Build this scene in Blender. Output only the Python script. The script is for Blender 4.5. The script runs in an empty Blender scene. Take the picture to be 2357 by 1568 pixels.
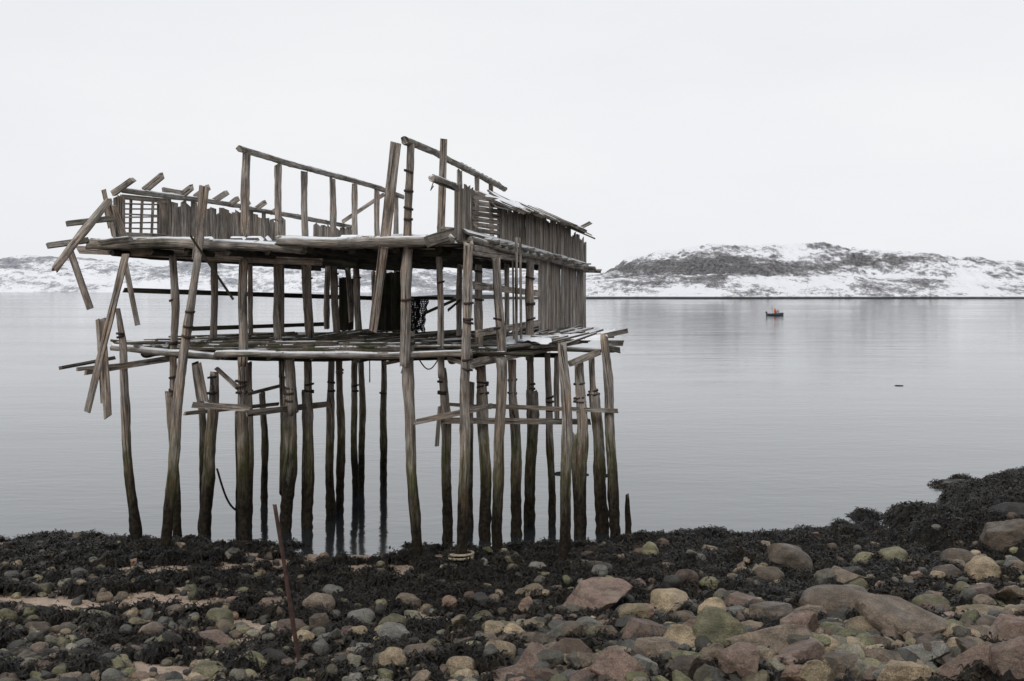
import bpy, math, random, bmesh
import numpy as np
from mathutils import Vector, Matrix
random.seed(7); rng=np.random.default_rng(7)
S=bpy.context.scene
COL=S.collection
F=2291.0; EYE=5.0; HZ=668.0; CX=1178.0

# ---------------------------------------------------------------- noise
def _h(ix,iy,s):
    n=(ix.astype(np.int64)*374761393+iy.astype(np.int64)*668265263+s*974711)&0x7fffffff
    n=((n^(n>>13))*1274126177)&0x7fffffff
    n=(n^(n>>16))&0xffff
    return n/65535.0
def vn(x,y,s=0):
    x=np.asarray(x,float);y=np.asarray(y,float)
    ix=np.floor(x);iy=np.floor(y);fx=x-ix;fy=y-iy
    fx=fx*fx*(3-2*fx);fy=fy*fy*(3-2*fy)
    ix=ix.astype(np.int64);iy=iy.astype(np.int64)
    a=_h(ix,iy,s);b=_h(ix+1,iy,s);c=_h(ix,iy+1,s);d=_h(ix+1,iy+1,s)
    return (a*(1-fx)+b*fx)*(1-fy)+(c*(1-fx)+d*fx)*fy
def fbm(x,y,o=4,s=0,g=.5):
    t=0;a=1;n=0;x=np.asarray(x,float);y=np.asarray(y,float)
    for i in range(o):
        t=t+a*vn(x*2**i+13.7*i,y*2**i+7.1*i,s+i);n+=a;a*=g
    return t/n
# ---------------------------------------------------------------- beach shape
SHX=[-40,-10.6,-7.5,-6,-4.6,-3.5,-2,-.8,0.5,2.9,5.2,7.6,9.5,13.4,30]
SHY=[20.5,19.95,19.8,19.5,19.2,18.75,18.6,19.0,19.3,19.8,20.0,20.5,21.7,25.4,31]
def shore(x): return np.interp(x,SHX,SHY)
def ground(x,y):
    x=np.asarray(x,float);y=np.asarray(y,float)
    t=shore(x)-y
    k=np.interp(x,[2,9],[1,1.2])
    up=.035*t+.0068*t*t*k
    dn=.12*t-.006*t*t
    z=np.where(t>0,up,np.maximum(dn,-3.5))
    z=z+(fbm(x*.5,y*.5,3,3)-.5)*.14*np.clip(.35+np.abs(t)*.2,0,1)+(fbm(x*3,y*3,3,9)-.5)*.05
    z=z+.30*np.interp(x,[7.5,11],[0,1])*np.exp(-((t-1.9)/1.5)**2)
    return z
def g1(x,y): return float(ground(np.array([x]),np.array([y]))[0])
def survey(u,v,Y):
    return Vector(((u-CX)/F*Y,Y,EYE-(v-HZ)/F*Y))
def foot(u,v):
    Y=6.0
    while Y<200:
        x=(u-CX)/F*Y; z=EYE-(v-HZ)/F*Y
        if z<=max(0.0,g1(x,Y)): return Y
        Y+=.05
    return Y
def plane(ua,Ya,ub,Yb):
    Xa=(ua-CX)/F*Ya;Xb=(ub-CX)/F*Yb
    def f(u):
        q=(u-CX)/F
        s=(q*Ya-Xa)/((Xb-Xa)-q*(Yb-Ya))
        return Ya+s*(Yb-Ya)
    return f
Yr=plane(1047,17.8,1345,27.0)
Yl=plane(268,19.4,810,28.9)
Yg=plane(565,19.4,912,26.8)
Yh=plane(940,18.2,1160,27.0)

# ---------------------------------------------------------------- node helpers
def newmat(name):
    m=bpy.data.materials.new(name);m.use_nodes=True
    nt=m.node_tree
    return m,nt,nt.nodes["Principled BSDF"]
def N(nt,t,**k):
    n=nt.nodes.new(t)
    for a,b in k.items(): setattr(n,a,b)
    return n
def L(nt,a,b): nt.links.new(a,b)
def ramp(nt,fac,stops):
    r=nt.nodes.new('ShaderNodeValToRGB');e=r.color_ramp.elements
    while len(e)<len(stops): e.new(.5)
    for i,(p,c) in enumerate(stops):
        e[i].position=p
        e[i].color=(c,c,c,1) if not hasattr(c,'__len__') else (*c,1)
    L(nt,fac,r.inputs[0]); return r.outputs[0]
def mixc(nt,f,a,b,mode='MIX'):
    n=nt.nodes.new('ShaderNodeMix');n.data_type='RGBA';n.blend_type=mode
    for s,i in ((f,0),(a,6),(b,7)):
        if hasattr(s,'node'): L(nt,s,n.inputs[i])
        elif hasattr(s,'__len__'): n.inputs[i].default_value=(*s,1)
        else: n.inputs[i].default_value=s
    return n.outputs[2]
def math_(nt,op,a,b=0.0,clamp=False):
    n=nt.nodes.new('ShaderNodeMath');n.operation=op;n.use_clamp=clamp
    for i,s in enumerate((a,b)):
        if hasattr(s,'node'): L(nt,s,n.inputs[i])
        else: n.inputs[i].default_value=s
    return n.outputs[0]
def noise(nt,vec,sc,det=4,ro=.55,out='Fac'):
    n=N(nt,'ShaderNodeTexNoise');n.inputs['Scale'].default_value=sc
    n.inputs['Detail'].default_value=det;n.inputs['Roughness'].default_value=ro
    if vec is not None: L(nt,vec,n.inputs['Vector'])
    return n.outputs[out]
def mapping(nt,vec,sc):
    n=N(nt,'ShaderNodeMapping');n.inputs['Scale'].default_value=sc
    L(nt,vec,n.inputs['Vector']);return n.outputs[0]
def bump(nt,h,st,dist,bs):
    n=N(nt,'ShaderNodeBump');n.inputs['Strength'].default_value=st;n.inputs['Distance'].default_value=dist
    L(nt,h,n.inputs['Height']);L(nt,n.outputs[0],bs.inputs['Normal'])

# ---------------------------------------------------------------- materials
def wood(name,dark,light,warm,snow=0.0,moss=0.0,warmamt=.5,vary=1.0):
    m,nt,bs=newmat(name)
    uv=N(nt,'ShaderNodeUVMap').outputs[0]
    geo=N(nt,'ShaderNodeNewGeometry')
    pos=geo.outputs['Position']
    grain=noise(nt,mapping(nt,uv,(38,2.2,1)),1.0,9,.75)
    streak=noise(nt,mapping(nt,uv,(11,.8,1)),1.0,6,.68)
    base=ramp(nt,grain,[(.34,dark),(.5,[(a+b)/2 for a,b in zip(dark,light)]),(.64,light)])
    base=mixc(nt,1.0,base,ramp(nt,streak,[(.36,.48),(.62,1.18)]),'MULTIPLY')
    rnd=geo.outputs['Random Per Island']
    wm=math_(nt,'MULTIPLY',ramp(nt,noise(nt,pos,1.8,6,.68),[(.46,0.),(.66,1.)]),warmamt)
    base=mixc(nt,wm,base,mixc(nt,1.0,base,warm,'MULTIPLY'))
    base=mixc(nt,1.0,base,ramp(nt,rnd,[(0,1-.42*vary),(.5,.97),(1,1+.30*vary)]),'MULTIPLY')
    stain=ramp(nt,noise(nt,mapping(nt,pos,(2.4,2.4,1)),1.0,7,.7),[(.32,.45),(.5,1.)])
    base=mixc(nt,1.0,base,stain,'MULTIPLY')
    crack=ramp(nt,noise(nt,mapping(nt,uv,(34,.7,1)),1.0,3,.55),[(.35,1.),(.40,0.)])
    base=mixc(nt,math_(nt,'MULTIPLY',crack,.88),base,(.02,.016,.013))
    if moss>0:
        mm=ramp(nt,noise(nt,pos,2.3,6,.65),[(.49,0.),(.62,1.)])
        base=mixc(nt,math_(nt,'MULTIPLY',mm,moss),base,(.045,.055,.022))
    sep=N(nt,'ShaderNodeSeparateXYZ');L(nt,pos,sep.inputs[0])
    z=math_(nt,'ADD',sep.outputs[2],math_(nt,'MULTIPLY',math_(nt,'SUBTRACT',noise(nt,mapping(nt,pos,(5,5,1.2)),1.0,8,.72),.5),2.8))
    z=math_(nt,'ADD',z,math_(nt,'MULTIPLY',math_(nt,'SUBTRACT',rnd,.5),1.0))
    z=math_(nt,'MULTIPLY',z,.25)
    alg=ramp(nt,z,[(.42,1.),(.66,0.)])
    patch=ramp(nt,noise(nt,mapping(nt,pos,(12,12,3.5)),1.0,6,.7),[(.38,.25),(.56,1.)])
    algc=ramp(nt,noise(nt,mapping(nt,pos,(6,6,1.5)),1,6,.65),[(.36,(.03,.033,.014)),(.46,(.085,.105,.022)),(.54,(.12,.12,.03)),(.60,(.16,.09,.035)),(.68,(.055,.043,.027))])
    base=mixc(nt,math_(nt,'MULTIPLY',alg,math_(nt,'MULTIPLY',patch,.85)),base,algc)
    blk=ramp(nt,z,[(.22,1.),(.52,0.)])
    base=mixc(nt,blk,base,ramp(nt,noise(nt,pos,14,5,.7),[(.4,(.008,.0068,.0055)),(.7,(.05,.037,.022))]))
    if snow>0:
        sn=N(nt,'ShaderNodeSeparateXYZ');L(nt,geo.outputs['Normal'],sn.inputs[0])
        a=math_(nt,'ADD',math_(nt,'MULTIPLY',noise(nt,mapping(nt,pos,(1.5,1.5,1)),1.3,7,.68),1.0),math_(nt,'MULTIPLY',rnd,.25))
        sm=ramp(nt,a,[(.80-.34*snow,0.),(.83-.34*snow,1.)])
        up=ramp(nt,sn.outputs[2],[(.55,0.),(.78,1.)])
        base=mixc(nt,math_(nt,'MULTIPLY',sm,up),base,(.82,.84,.87))
    L(nt,base,bs.inputs['Base Color']);bs.inputs['Roughness'].default_value=.88
    bs.inputs['Specular IOR Level'].default_value=.22
    bump(nt,math_(nt,'SUBTRACT',grain,math_(nt,'MULTIPLY',crack,.7)),1.0,.03,bs)
    return m
D=(.10,.087,.075);Lt=(.60,.545,.49);W=(1.15,.88,.66)
M_post=wood('weathered_log_wood',D,Lt,W,0.0,0.0,.6)
M_log=wood('weathered_beam_wood',(.09,.081,.072),(.52,.485,.445),W,.7,.35,.35)
M_plank=wood('wall_plank_wood',(.11,.097,.085),(.53,.475,.42),W,0.1,0.0,.35,.75)
M_deck=wood('mossy_deck_wood',(.045,.04,.032),(.27,.24,.20),W,.55,.75)
M_decksnow=wood('snowy_deck_wood',(.07,.062,.053),(.34,.305,.27),W,.95,.2)
M_dark=wood('dark_wood',(.015,.013,.012),(.07,.062,.052),W,0,.4)  # much darker wood tone for joists, inner beams, rails and end walls

def plain(name,c1,c2,sc,rough=.8,metal=0,bmp=.3,bd=.01):
    m,nt,bs=newmat(name)
    co=N(nt,'ShaderNodeTexCoord').outputs['Object']
    n=noise(nt,co,sc,6,.65)
    L(nt,ramp(nt,n,[(.35,c1),(.65,c2)]),bs.inputs['Base Color'])
    bs.inputs['Roughness'].default_value=rough;bs.inputs['Metallic'].default_value=metal
    bump(nt,n,bmp,bd,bs);return m
M_band=plain('rusted_band_iron',(.02,.015,.013),(.05,.03,.024),8,.7)
M_rust=plain('rusty_iron',(.025,.013,.011),(.085,.04,.03),9,.8)
M_snow=plain('snow',(.78,.80,.84),(.88,.89,.91),6,.7,0,.3,.02)
M_rope=plain('old_rope',(.16,.13,.09),(.42,.36,.27),30,.9)
M_darkrope=plain('wet_dark_rope',(.006,.006,.006),(.018,.016,.014),20,.95)

def stone_mat(name,a,b,c,island=False):
    m,nt,bs=newmat(name)
    geo=N(nt,'ShaderNodeNewGeometry')
    vec=geo.outputs['Position']
    rnd=geo.outputs['Random Per Island'] if island else N(nt,'ShaderNodeObjectInfo').outputs['Random']
    n=noise(nt,vec,7,7,.7)
    col=ramp(nt,n,[(.34,a),(.66,b)])
    if island:
        pal=nt.nodes.new('ShaderNodeValToRGB');pal.color_ramp.interpolation='CONSTANT'
        cs=[(.21,.16,.11),(.085,.083,.075),(.15,.145,.075),(.19,.125,.09),(.10,.09,.07),(.33,.26,.175),(.04,.038,.035),(.13,.09,.068),(.18,.165,.12),(.05,.047,.038),(.23,.20,.12)]
        e=pal.color_ramp.elements
        while len(e)<len(cs): e.new(.5)
        for i,q in enumerate(cs): e[i].position=i/len(cs);e[i].color=(*q,1)
        L(nt,rnd,pal.inputs[0])
        col=mixc(nt,1.0,pal.outputs[0],ramp(nt,n,[(.3,.55),(.7,1.4)]),'MULTIPLY')
    sp=ramp(nt,noise(nt,vec,60,3,.6),[(.42,.65),(.6,1.12)])
    col=mixc(nt,1.0,col,sp,'MULTIPLY')
    col=mixc(nt,ramp(nt,noise(nt,vec,3.2,6,.65),[(.52,0.),(.68,.75)]),col,c)
    vein=ramp(nt,noise(nt,mapping(nt,vec,(3,3,16)),1.0,4,.6),[(.36,.45),(.46,1.)])
    col=mixc(nt,.7,col,mixc(nt,1.0,col,vein,'MULTIPLY'))
    r2=math_(nt,'FRACT',math_(nt,'MULTIPLY',rnd,17.3))
    col=mixc(nt,1.0,col,ramp(nt,r2,[(0,.5),(1,1.3)]),'MULTIPLY')
    L(nt,col,bs.inputs['Base Color'])
    L(nt,ramp(nt,noise(nt,vec,2.5,3),[(.4,.42),(.6,.8)]),bs.inputs['Roughness'])
    h=math_(nt,'ADD',n,math_(nt,'MULTIPLY',noise(nt,vec,55,4,.6),.35))
    bump(nt,h,.85,.045,bs);return m
STM={
'tan':stone_mat('tan_stone',(.19,.145,.09),(.40,.31,.20),(.13,.115,.06)),
'grey':stone_mat('grey_stone',(.095,.092,.083),(.20,.19,.165),(.09,.09,.06)),
'olive':stone_mat('olive_stone',(.12,.112,.06),(.25,.225,.13),(.07,.075,.033)),
'red':stone_mat('red_brown_stone',(.098,.067,.054),(.225,.155,.12),(.19,.15,.11)),
'brown':stone_mat('brown_stone',(.10,.077,.057),(.235,.18,.13),(.05,.043,.032)),
'dark':stone_mat('dark_stone',(.014,.013,.012),(.04,.036,.031),(.008,.007,.006))}
M_pebble=stone_mat('mixed_pebble',(.1,.1,.1),(.2,.2,.2),(.065,.06,.04),True)

def beach_mat():
    m,nt,bs=newmat('coarse_reddish_sand')
    pos=N(nt,'ShaderNodeNewGeometry').outputs['Position']
    n=noise(nt,pos,3,6,.6);f=noise(nt,pos,90,3,.6)
    c=ramp(nt,n,[(.3,(.29,.21,.155)),(.7,(.55,.43,.335))])
    c=mixc(nt,1.0,c,ramp(nt,f,[(.35,.6),(.65,1.2)]),'MULTIPLY')
    c=mixc(nt,ramp(nt,noise(nt,pos,12,5,.7),[(.56,0.),(.62,.8)]),c,(.04,.032,.026))
    sep=N(nt,'ShaderNodeSeparateXYZ');L(nt,pos,sep.inputs[0])
    dk=ramp(nt,math_(nt,'ADD',math_(nt,'MULTIPLY',sep.outputs[0],.1),math_(nt,'MULTIPLY',noise(nt,pos,1.2,4),.4)),[(.22,0.),(.4,.85)])
    c=mixc(nt,dk,c,(.03,.025,.02))
    wet=ramp(nt,math_(nt,'ADD',math_(nt,'MULTIPLY',sep.outputs[2],2),.5),[(.35,1.),(.7,0.)])
    c=mixc(nt,math_(nt,'MULTIPLY',wet,.5),c,(.12,.08,.058))
    L(nt,c,bs.inputs['Base Color']);bs.inputs['Roughness'].default_value=.7
    bump(nt,f,.6,.02,bs);return m
def weed_mat():
    m,nt,bs=newmat('wet_bladderwrack')
    geo=N(nt,'ShaderNodeNewGeometry');pos=geo.outputs['Position']
    c=ramp(nt,noise(nt,pos,2.2,5,.65),[(.3,(.004,.0035,.003)),(.55,(.014,.0105,.0065)),(.75,(.055,.039,.018))])
    c=mixc(nt,1.0,c,ramp(nt,geo.outputs['Random Per Island'],[(0,.4),(.75,1.1),(.93,2.0),(1,4.0)]),'MULTIPLY')
    L(nt,c,bs.inputs['Base Color']);bs.inputs['Roughness'].default_value=.40
    bs.inputs['Specular IOR Level'].default_value=.4
    bump(nt,noise(nt,pos,45,5,.7),1.0,.04,bs);return m
def water_mat():
    m,nt,bs=newmat('calm_fjord_water')
    pos=N(nt,'ShaderNodeNewGeometry').outputs['Position']
    n1=noise(nt,mapping(nt,pos,(1.3,3.0,1)),1.0,4,.55)
    n2=noise(nt,mapping(nt,pos,(.09,.22,1)),1.0,3,.5)
    n3=noise(nt,mapping(nt,pos,(.006,.05,1)),1.0,4,.6)
    c=mixc(nt,ramp(nt,n3,[(.4,0.),(.6,1.)]),(.016,.019,.021),(.026,.030,.034))
    L(nt,c,bs.inputs['Base Color'])
    L(nt,ramp(nt,n3,[(.4,.04),(.6,.11)]),bs.inputs['Roughness'])
    bs.inputs['IOR'].default_value=2.45
    bs.inputs['Specular Tint'].default_value=(.92,.965,1,1)
    h=math_(nt,'ADD',math_(nt,'MULTIPLY',n1,math_(nt,'ADD',n2,-.1)),math_(nt,'MULTIPLY',n2,1.4))
    bump(nt,h,.22,.10,bs);return m
def hill_mat(name,rock1,rock2,snowc,sx,thr,cliff=False):
    m,nt,bs=newmat(name)
    geo=N(nt,'ShaderNodeNewGeometry');pos=geo.outputs['Position']
    sep=N(nt,'ShaderNodeSeparateXYZ');L(nt,pos,sep.inputs[0])
    a=noise(nt,mapping(nt,pos,(sx*.8,sx*.4,sx*1.8)),1.0,12,.88)
    b=noise(nt,mapping(nt,pos,(sx*.08,sx*.08,sx*.3)),1.0,5,.6)
    s=N(nt,'ShaderNodeSeparateXYZ');L(nt,geo.outputs['Normal'],s.inputs[0])
    slope=math_(nt,'SUBTRACT',1.0,s.outputs[2])
    v=math_(nt,'ADD',math_(nt,'ADD',a,math_(nt,'MULTIPLY',math_(nt,'SUBTRACT',b,.5),.7)),math_(nt,'MULTIPLY',slope,.5))
    if cliff:
        wb=math_(nt,'MULTIPLY',math_(nt,'SUBTRACT',noise(nt,mapping(nt,pos,(.03,.03,.1)),1.0,5,.65),.5),24.0)
        dx=math_(nt,'DIVIDE',math_(nt,'SUBTRACT',math_(nt,'ADD',sep.outputs[0],wb),150.0),90.0)
        dz=math_(nt,'DIVIDE',math_(nt,'SUBTRACT',math_(nt,'ADD',sep.outputs[2],wb),20.5),10.0)
        d=math_(nt,'SUBTRACT',1.0,math_(nt,'ADD',math_(nt,'MULTIPLY',dx,dx),math_(nt,'MULTIPLY',dz,dz)))
        v=math_(nt,'ADD',v,math_(nt,'MULTIPLY',math_(nt,'MAXIMUM',d,0.0),.14))
    rk=ramp(nt,v,[(thr,0.),(thr+.03,.7),(thr+.14,1.)])
    rc=ramp(nt,noise(nt,pos,sx*2,6,.75),[(.38,rock1),(.62,rock2)])
    c=mixc(nt,rk,snowc,rc)
    if cliff:
        low=ramp(nt,math_(nt,'MULTIPLY',math_(nt,'ADD',sep.outputs[2],math_(nt,'MULTIPLY',a,.8)),.1),[(.12,1.),(.18,0.)])
        c=mixc(nt,low,c,(.025,.027,.03))
    L(nt,c,bs.inputs['Base Color']);bs.inputs['Roughness'].default_value=.9
    bs.inputs['Specular IOR Level'].default_value=.1
    bump(nt,a,.6,1.5,bs);return m

# ---------------------------------------------------------------- mesh helpers
def np_mesh(name,V,Fc,mat,smooth=False):
    V=np.asarray(V,np.float32);Fc=np.asarray(Fc,np.int32)
    me=bpy.data.meshes.new(name);k=Fc.shape[1]
    me.vertices.add(len(V));me.vertices.foreach_set('co',V.ravel())
    me.loops.add(Fc.size);me.loops.foreach_set('vertex_index',Fc.ravel())
    me.polygons.add(len(Fc));me.polygons.foreach_set('loop_start',np.arange(0,Fc.size,k,dtype=np.int32))
    me.update(calc_edges=True)
    me.polygons.foreach_set('use_smooth',np.full(len(Fc),smooth))
    me.materials.append(mat);me.validate();return me
def grid_faces(nx,ny):
    i=np.arange(nx-1);j=np.arange(ny-1);I,J=np.meshgrid(i,j)
    a=(J*nx+I).ravel()
    return np.stack([a,a+1,a+nx+1,a+nx],1)
def link(ob): COL.objects.link(ob);return ob
def thing(ob,label,cat,group=None):
    ob['label']=label;ob['category']=cat
    if group: ob['group']=group
    return ob

class B:
    def __init__(s): s.v=[];s.f=[];s.uv=[];s.m=[];s.sm=[]
    def face(s,idx,uvs,mat=0,sm=False): s.f.append(idx);s.uv.extend(uvs);s.m.append(mat);s.sm.append(sm)
    def log(s,pts,rad,n=10,mat=0,wob=.09,growth=True,step=.11):
        P=[Vector(p) for p in pts]
        seg=[(P[i+1]-P[i]).length for i in range(len(P)-1)];T=sum(seg)
        m=max(3,int(T/step)+1);rings=[]
        ph=random.random()*20
        up0=(P[-1]-P[0]).normalized()
        ref=Vector((0,1,0)) if abs(up0.y)<.8 else Vector((0,0,1))
        off=random.random()*30
        for k in range(m):
            d=T*k/(m-1);a=0;acc=0
            while a<len(seg)-1 and acc+seg[a]<d: acc+=seg[a];a+=1
            q=min(1,(d-acc)/max(seg[a],1e-6))
            c=P[a].lerp(P[a+1],q);r=rad[a]*(1-q)+rad[a+1]*q
            dr=(P[a+1]-P[a]).normalized()
            x=ref.cross(dr).normalized();y=dr.cross(x)
            c=c+x*(math.sin(d*1.1+ph)*.3+math.sin(d*3.3+ph*2)*.1)*r+y*math.cos(d*.9+ph)*r*.3
            knot=.97+.13*max(0,math.sin(d*2.7+ph*3))**6
            ring=[]
            for j in range(n):
                an=2*math.pi*j/n
                w=wob*math.sin(3*an+ph+d*.8)+wob*random.uniform(-.6,.6)
                if growth and c.z<.9: w+=random.uniform(-.13,.17)*min(1,(.9-c.z)*1.4+.15)
                rr=r*(1+w)*knot
                p=c+(x*math.cos(an)+y*math.sin(an))*rr
                if k in(0,m-1): p=p+dr*random.uniform(-.6,.6)*r
                s.v.append(p);ring.append(len(s.v)-1)
            rings.append((ring,d,r))
        for k in range(m-1):
            (r0,d0,ra),(r1,d1,rb)=rings[k],rings[k+1]
            c=2*math.pi*ra
            for j in range(n):
                j2=(j+1)%n
                u0=off+c*j/n;u1=off+c*(j+1)/n
                s.face([r0[j],r0[j2],r1[j2],r1[j]],[(u0,d0+off),(u1,d0+off),(u1,d1+off),(u0,d1+off)],mat,True)
        for ring,rev in((rings[0],True),(rings[-1],False)):
            idx=ring[0][::-1] if rev else ring[0]
            s.face(list(idx),[(off+.3*math.cos(6.28*j/n)*ring[2],off+.02*math.sin(6.28*j/n)) for j in range(n)],mat,False)
    def band(s,c,dr,r,h=.04,mat=1,n=12):
        dr=dr.normalized();ref=Vector((0,1,0)) if abs(dr.y)<.8 else Vector((0,0,1))
        x=ref.cross(dr).normalized();y=dr.cross(x);b=len(s.v);tl=random.uniform(-.03,.03)
        for k in(-.5,.5):
            for j in range(n):
                an=2*math.pi*j/n;s.v.append(c+dr*k*h+(x*math.cos(an)+y*math.sin(an))*r*random.uniform(1.0,1.18)+dr*tl*math.cos(an))
        for j in range(n):
            j2=(j+1)%n;s.face([b+j,b+j2,b+n+j2,b+n+j],[(0,0)]*4,mat,True)
        s.face([b+j for j in range(n)][::-1],[(0,0)]*n,mat);s.face([b+n+j for j in range(n)],[(0,0)]*n,mat)
    def board(s,p0,p1,w,t,side=None,mat=0,jag=.35,seg=None,bow=0):
        p0=Vector(p0);p1=Vector(p1);dr=(p1-p0);T=dr.length;dr.normalize()
        if side is None:
            side=dr.cross(Vector((0,1,0)))
            if side.length<.2: side=dr.cross(Vector((0,0,1)))
        side=(side-dr*side.dot(dr)).normalized();th=dr.cross(side).normalized()
        m=seg or max(2,min(8,int(T/.5)+1));off=random.random()*40;rings=[]
        ja=[random.uniform(-jag,jag)*w for _ in range(4)];tw=random.uniform(-.06,.06)
        for k in range(m+1):
            q=k/m;c=p0+dr*T*q+th*(bow*math.sin(q*math.pi))
            ww=w*(1+random.uniform(-.08,.08))
            ids=[]
            for (a,b_) in((-.5,-.5),(.5,-.5),(.5,.5),(-.5,.5)):
                p=c+side*a*ww+th*(b_*t+a*ww*tw*(q-.5)*2)
                if k==0: p=p+dr*ja[0 if a<0 else 1]
                if k==m: p=p+dr*ja[2 if a<0 else 3]
                s.v.append(p);ids.append(len(s.v)-1)
            rings.append((ids,T*q))
        us=[0,w,w+t,2*w+t,2*w+2*t]
        for k in range(m):
            (a,da),(b_,db)=rings[k],rings[k+1]
            for j in range(4):
                j2=(j+1)%4
                s.face([a[j],a[j2],b_[j2],b_[j]],[(off+us[j],da+off),(off+us[j+1],da+off),(off+us[j+1],db+off),(off+us[j],db+off)],mat)
        s.face(rings[0][0][::-1],[(off,off),(off+w,off),(off+w,off+t),(off,off+t)],mat)
        s.face(rings[-1][0],[(off,off),(off+w,off),(off+w,off+t),(off,off+t)],mat)
    def done(s,name,mats,parent=None,origin=None):
        o=Vector(origin) if origin is not None else Vector(s.v[0])
        me=bpy.data.meshes.new(name)
        me.from_pydata([tuple(p-o) for p in s.v],[],s.f)
        ul=me.uv_layers.new(name='UVMap');ul.data.foreach_set('uv',np.array(s.uv,np.float32).ravel())
        me.polygons.foreach_set('material_index',s.m);me.polygons.foreach_set('use_smooth',s.sm)
        for m in mats: me.materials.append(m)
        ob=bpy.data.objects.new(name,me);link(ob)
        if parent is not None:
            ob.parent=parent
            base=Vector((0,0,0));q=parent
            while q is not None: base=base+q.location;q=q.parent
            ob.location=o-base
        else: ob.location=o
        return ob

# ================================================================ SETTING
xs=np.concatenate([np.linspace(-60,-14,40),np.arange(-13.9,17,.09),np.linspace(17.2,70,45)])
ys=np.concatenate([np.linspace(-12,7,30),np.arange(7.1,28,.09),np.linspace(28.3,110,50)])
X,Y=np.meshgrid(xs,ys);Z=ground(X,Y)
me=np_mesh('beach',np.stack([X.ravel(),Y.ravel(),Z.ravel()],1),grid_faces(len(xs),len(ys)),beach_mat(),True)
ob=link(bpy.data.objects.new('beach',me));ob['kind']='structure'
me=np_mesh('water',[(-6000,12,0),(6000,12,0),(6000,9000,0),(-6000,9000,0)],[(0,1,2,3)],water_mat())
ob=link(bpy.data.objects.new('water',me));ob['kind']='structure'

def sm(a,b,x):
    t=np.clip((x-a)/(b-a),0,1);return t*t*(3-2*t)
pu=np.array([1000,1150,1250,1350,1420,1440,1480,1560,1640,1700,1780,1840,1880,1940,2050,2150,2250,2357,2500,2700,3000])
pv=np.array([672,664,655,640,626,606,592,580,571,573,569,567,564,572,585,598,606,610,618,630,645])
YR=760.
def ridge(x): return np.interp(x,(pu-CX)/F*YR,5+(HZ-pv)/F*YR)
lu=np.array([1000,1150,1350,1500,1800,2100,2357,3000]);lv=np.array([672,660,648,642,640,646,655,655])
def lowr(x): return np.interp(x,(lu-CX)/F*620,5+(HZ-lv)/F*620)
xs=np.linspace(-70,620,640);ys=np.linspace(560,1000,280);X,Y=np.meshgrid(xs,ys)
sh=572+ (fbm(X*.02,Y*0,3,5)-.5)*16
lo=lowr(X)*sm(0,45,Y-sh);hi=np.maximum(ridge(X)-lowr(X),0)*sm(680,740,Y+(fbm(X*.012,Y*.012,3,8)-.5)*60)
fall=1-.35*sm(770,1000,Y)
n=(fbm(X*.03,Y*.03,6,21)-.5);n2=fbm(X*.09,Y*.09,5,31)-.5
n3=1-np.abs(fbm(X*.05,Y*.05,5,61)-.5)*4
n4=fbm(X*.25,Y*.12,4,71)-.5
Z=(lo+hi)*fall+(n*5.5+n2*4.0+n3*1.8+n4*2.6)*sm(0,25,Y-sh)*np.clip((lo+hi)/14,0.1,1)
Z=np.where(Y<sh,-2,Z)
Z[X<-10]=np.minimum(Z[X<-10],0.5)
me=np_mesh('hill',np.stack([X.ravel(),Y.ravel(),Z.ravel()],1),grid_faces(len(xs),len(ys)),
 hill_mat('snowy_rock_hillside',(.05,.051,.057),(.20,.192,.193),(.76,.77,.80),.22,.55,True),True)
ob=link(bpy.data.objects.new('hill_near',me));ob['kind']='structure'
pu2=np.array([-900,-400,-100,0,40,90,130,170,230,300,380,450,550,620,700,800,900,1000,1100,1250,1350,1500,1700])
pv2=np.array([612,604,600,599,592,590,593,603,602,610,613,611,616,613,616,622,618,626,622,630,636,648,660])
YQ=2700.
def ridge2(x): return np.interp(x,(pu2-CX)/F*YQ,5+(HZ-pv2)/F*YQ)
xs=np.linspace(-2600,650,700);ys=np.linspace(2240,3300,220);X,Y=np.meshgrid(xs,ys)
sh=2290+(fbm(X*.004,Y*0,3,5)-.5)*60
rz=ridge2(X)
Z=rz*(.5*sm(0,150,Y-sh)+.5*sm(200,410,Y-sh))*(1-.3*sm(2750,3300,Y))
Z+=((fbm(X*.006,Y*.006,6,41)-.5)*34+(fbm(X*.02,Y*.02,5,51)-.5)*30)*sm(0,120,Y-sh)
Z=np.where(Y<sh,-3,Z)
me=np_mesh('hill',np.stack([X.ravel(),Y.ravel(),Z.ravel()],1),grid_faces(len(xs),len(ys)),
 hill_mat('hazed_far_snowy_hillside',(.15,.16,.18),(.32,.33,.35),(.75,.76,.79),.05,.505),True)  # distance haze painted in: rock colours paler and lower in contrast
ob=link(bpy.data.objects.new('hill_far',me));ob['kind']='structure'

# ================================================================ SEAWEED
sandp=[]
for (u,v,rx,ry) in [(60,1392,130,13),(380,1388,110,15),(240,1402,90,8),(560,1312,120,11),(780,1280,110,11),(690,1300,70,7),(540,1440,90,9),(130,1420,80,8),(850,1312,110,9),(1330,1275,40,6),(700,1268,40,5),(900,1335,90,6),(30,1478,60,8),(370,1545,90,14)]:
    y=foot(u,v);y2=foot(u,v-ry);y3=foot(u,v+ry)
    sandp.append(((u-CX)/F*y,y,rx*y/F*1.1,max(.16,(y2-y3)/1.6)))
def sandmask(x,y):
    m=np.zeros_like(np.asarray(x,float))
    wob=(fbm(np.asarray(x)*2.6,np.asarray(y)*2.6,4,66)-.5)*2.2
    for a,b,rx,ry in sandp:
        d=((x-a)/rx)**2+((y-b)/ry)**2
        m=np.maximum(m,np.clip(1.4-d+wob,0,1))
    return m
domes=[]
for _ in range(170):
    x=random.uniform(2.5,15);s=float(shore(x));y=s-abs(random.gauss(0,1.0))*1.8-.05
    domes.append((x,y,random.uniform(.12,.32)*(1+.05*x)))
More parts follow.
